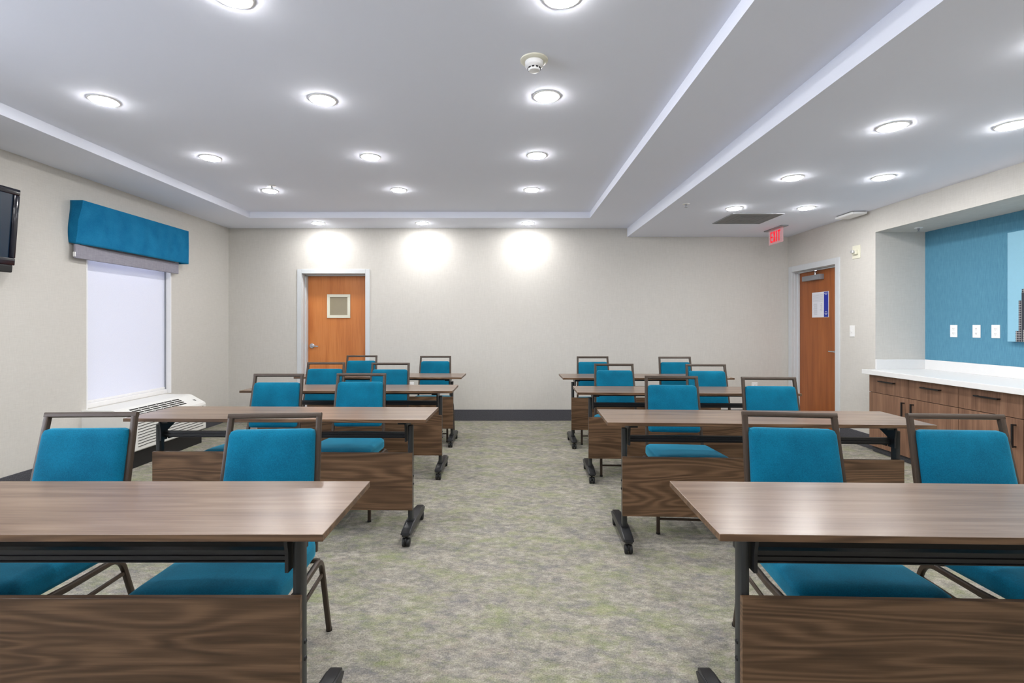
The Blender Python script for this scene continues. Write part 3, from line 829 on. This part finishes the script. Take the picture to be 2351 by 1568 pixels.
# ------------------------------------------------------------------ CHAIRS  (origin: floor between the front feet, faces -y)
def make_chair():
    t = thing('banquet_chair', '', 'chair')
    def sf(u, v, s, p):
        w = 1.0 - .045*(v+1)/2*1.2                    # narrower at the back
        p.x *= w
        p.z += (.010*(1-u*u)*(1-v*v) if s > 0 else .0)*max(0, s)
        if v < -.6: p.z -= .012*((-v-.6)/.4)**2*(1 if s > 0 else .3)
        p.z += -.030*p.y/.24*.5
        return p
    bm = B(); cushion(bm, .468, .495, .088, .030, 14, sf)
    bmesh.ops.translate(bm, vec=(0, .215, .438), verts=bm.verts[:]); mk('seat', bm, M['teal'], t, True)
    # back frame
    yt, ht = .620, .940
    yb, hb = .498, .385
    def bp(h): return yb + (yt-yb)*((h-hb)/(ht-hb))
    hs = [hb + (ht-.011-hb)*k/8 for k in range(9)]
    wd = lambda h: .1995 + (.1830-.1995)*(h-hb)/(ht-hb)
    left = [(-wd(h), bp(h), h) for h in hs]; right = [(wd(h), bp(h), h) for h in hs][::-1]
    bm = B(); sweep(bm, left[:-1] + [left[-1]], (0, 1, -.3), .023, .022, .2)
    sweep(bm, right, (0, 1, -.3), .023, .022, .2)
    yc = bp(ht-.011)
    sweep(bm, [(-wd(ht)-.011, yc, ht-.011), (wd(ht)+.011, yc, ht-.011)], (0, 1, -.3), .023, .022, .2)
    mk('back_frame', bm, M['bronze'], t, True)
    # back cushion
    zc0, zc1 = .538, .875
    def bf(u, v, s, p):
        h = (zc0+zc1)/2 + p.z
        q = Vector((p.x, 0, 0)); wn = (wd(h)-.006)/(wd((zc0+zc1)/2)-.006)
        q.x *= wn
        q.y = bp(h) + p.y - .012 - (.010*(1-u*u)*(1-s*s) if v < 0 else 0)
        q.z = h
        return q
    bm = B(); cushion(bm, 2*(wd((zc0+zc1)/2)-.009), .052, zc1-zc0, .021, 14, bf); mk('backrest', bm, M['teal'], t, True)
    # legs
    zf, zr, ym = .392, .376, .20
    for s in (-1, 1):
        x0, x1 = s*.222, s*.236
        bm = B(); sweep(bm, arc_path([(x0, 0, .004), (x0, .012, zf), (x1, ym, (zf+zr)/2)], .05, 8), (1, 0, 0), .022, .024, .35); mk('leg', bm, M['bronze'], t, True)
        bm = B(); sweep(bm, arc_path([(x1, ym, (zf+zr)/2), (x1, .455, zr), (s*.232, .592, .004)], .065, 10), (1, 0, 0), .022, .022, .35); mk('leg', bm, M['bronze'], t, True)
        bm = B(); sweep(bm, [(s*.224, .012, .300), (s*.235, .472, .300)], (1, 0, 0), .011, .016, .3); mk('stretcher', bm, M['bronze'], t)
        bm = B(); lathe(bm, [(.013, 0), (.013, .012)], x0, 0, 14); lathe(bm, [(.013, 0), (.013, .012)], s*.232, .593, 14); mk('glide', bm, M['darkgrip'], t)
    bm = B(); sweep(bm, [(-.222, .004, .095), (.222, .004, .095)], (0, 1, 0), .014, .014, .3); mk('stretcher', bm, M['bronze'], t)
    bm = B(); sweep(bm, [(-.234, .44, .374), (.234, .44, .374)], (0, 1, 0), .02, .016, .3)
    mk('seat_rail', bm, M['bronze'], t)
    bm = B(); sweep(bm, [(-.234, .06, .385), (.234, .06, .385)], (0, 1, 0), .02, .016, .3)
    mk('seat_rail', bm, M['bronze'], t)
    return t
def cx(xl, xr, y): return ((xl if xl < 1168 else xr)-1168)/1147*y + (.194 if xl < 1168 else -.194)
CH = [(107, 318, 2.185, 2.5, 'teal chair at the far left edge, behind the nearest left table'),
 (529, 738, 2.163, 5, 'teal chair nearest the aisle behind the nearest left table'),
 (583, 698.3, 3.934, 0, 'teal chair on the outer side behind the second left table'),
 (773.6, 886.7, 3.97, 1, 'teal chair nearest the aisle behind the second left table'),
 (705.5, 790.2, 5.17, 0, 'teal chair on the outer side behind the third left table'),
 (853, 938.2, 5.098, 0, 'teal chair nearest the aisle behind the third left table'),
 (796, 865.5, 6.36, 0, 'teal chair in the back left row, in front of the orange door edge'),
 (964.5, 1034, 6.27, 0, 'teal chair in the back left row nearest the aisle'),
 (1698, 1914, 2.185, -7.5, 'teal chair nearest the aisle behind the nearest right table'),
 (2080, 2298, 2.142, -4.5, 'teal chair at the right edge, behind the nearest right table'),
 (1477.8, 1600.3, 3.757, -5, 'teal chair nearest the aisle behind the second right table'),
 (1701, 1825, 3.694, -4, 'teal chair on the outer side behind the second right table'),
 (1364.2, 1454, 4.98, -1.5, 'teal chair nearest the aisle behind the third right table'),
 (1574.8, 1665.4, 4.925, -2.5, 'teal chair on the outer side behind the third right table'),
 (1326, 1396.6, 6.156, 0, 'teal chair in the back right row nearest the aisle'),
 (1513.5, 1585.5, 6.096, -1, 'teal chair in the back right row on the outer side')]
cp = make_chair()
for i, (a, b_, y, rot, l) in enumerate(CH):
    o = cp if i == 0 else copy_tree(cp)
    r_ = R(rot); xt = cx(a, b_, y); off = .612
    o.location = (xt + off*sin(r_), y - off*cos(r_), 0); o.rotation_euler = (0, 0, r_)
    o['label'] = l; o['group'] = 'teal upholstered banquet chairs'
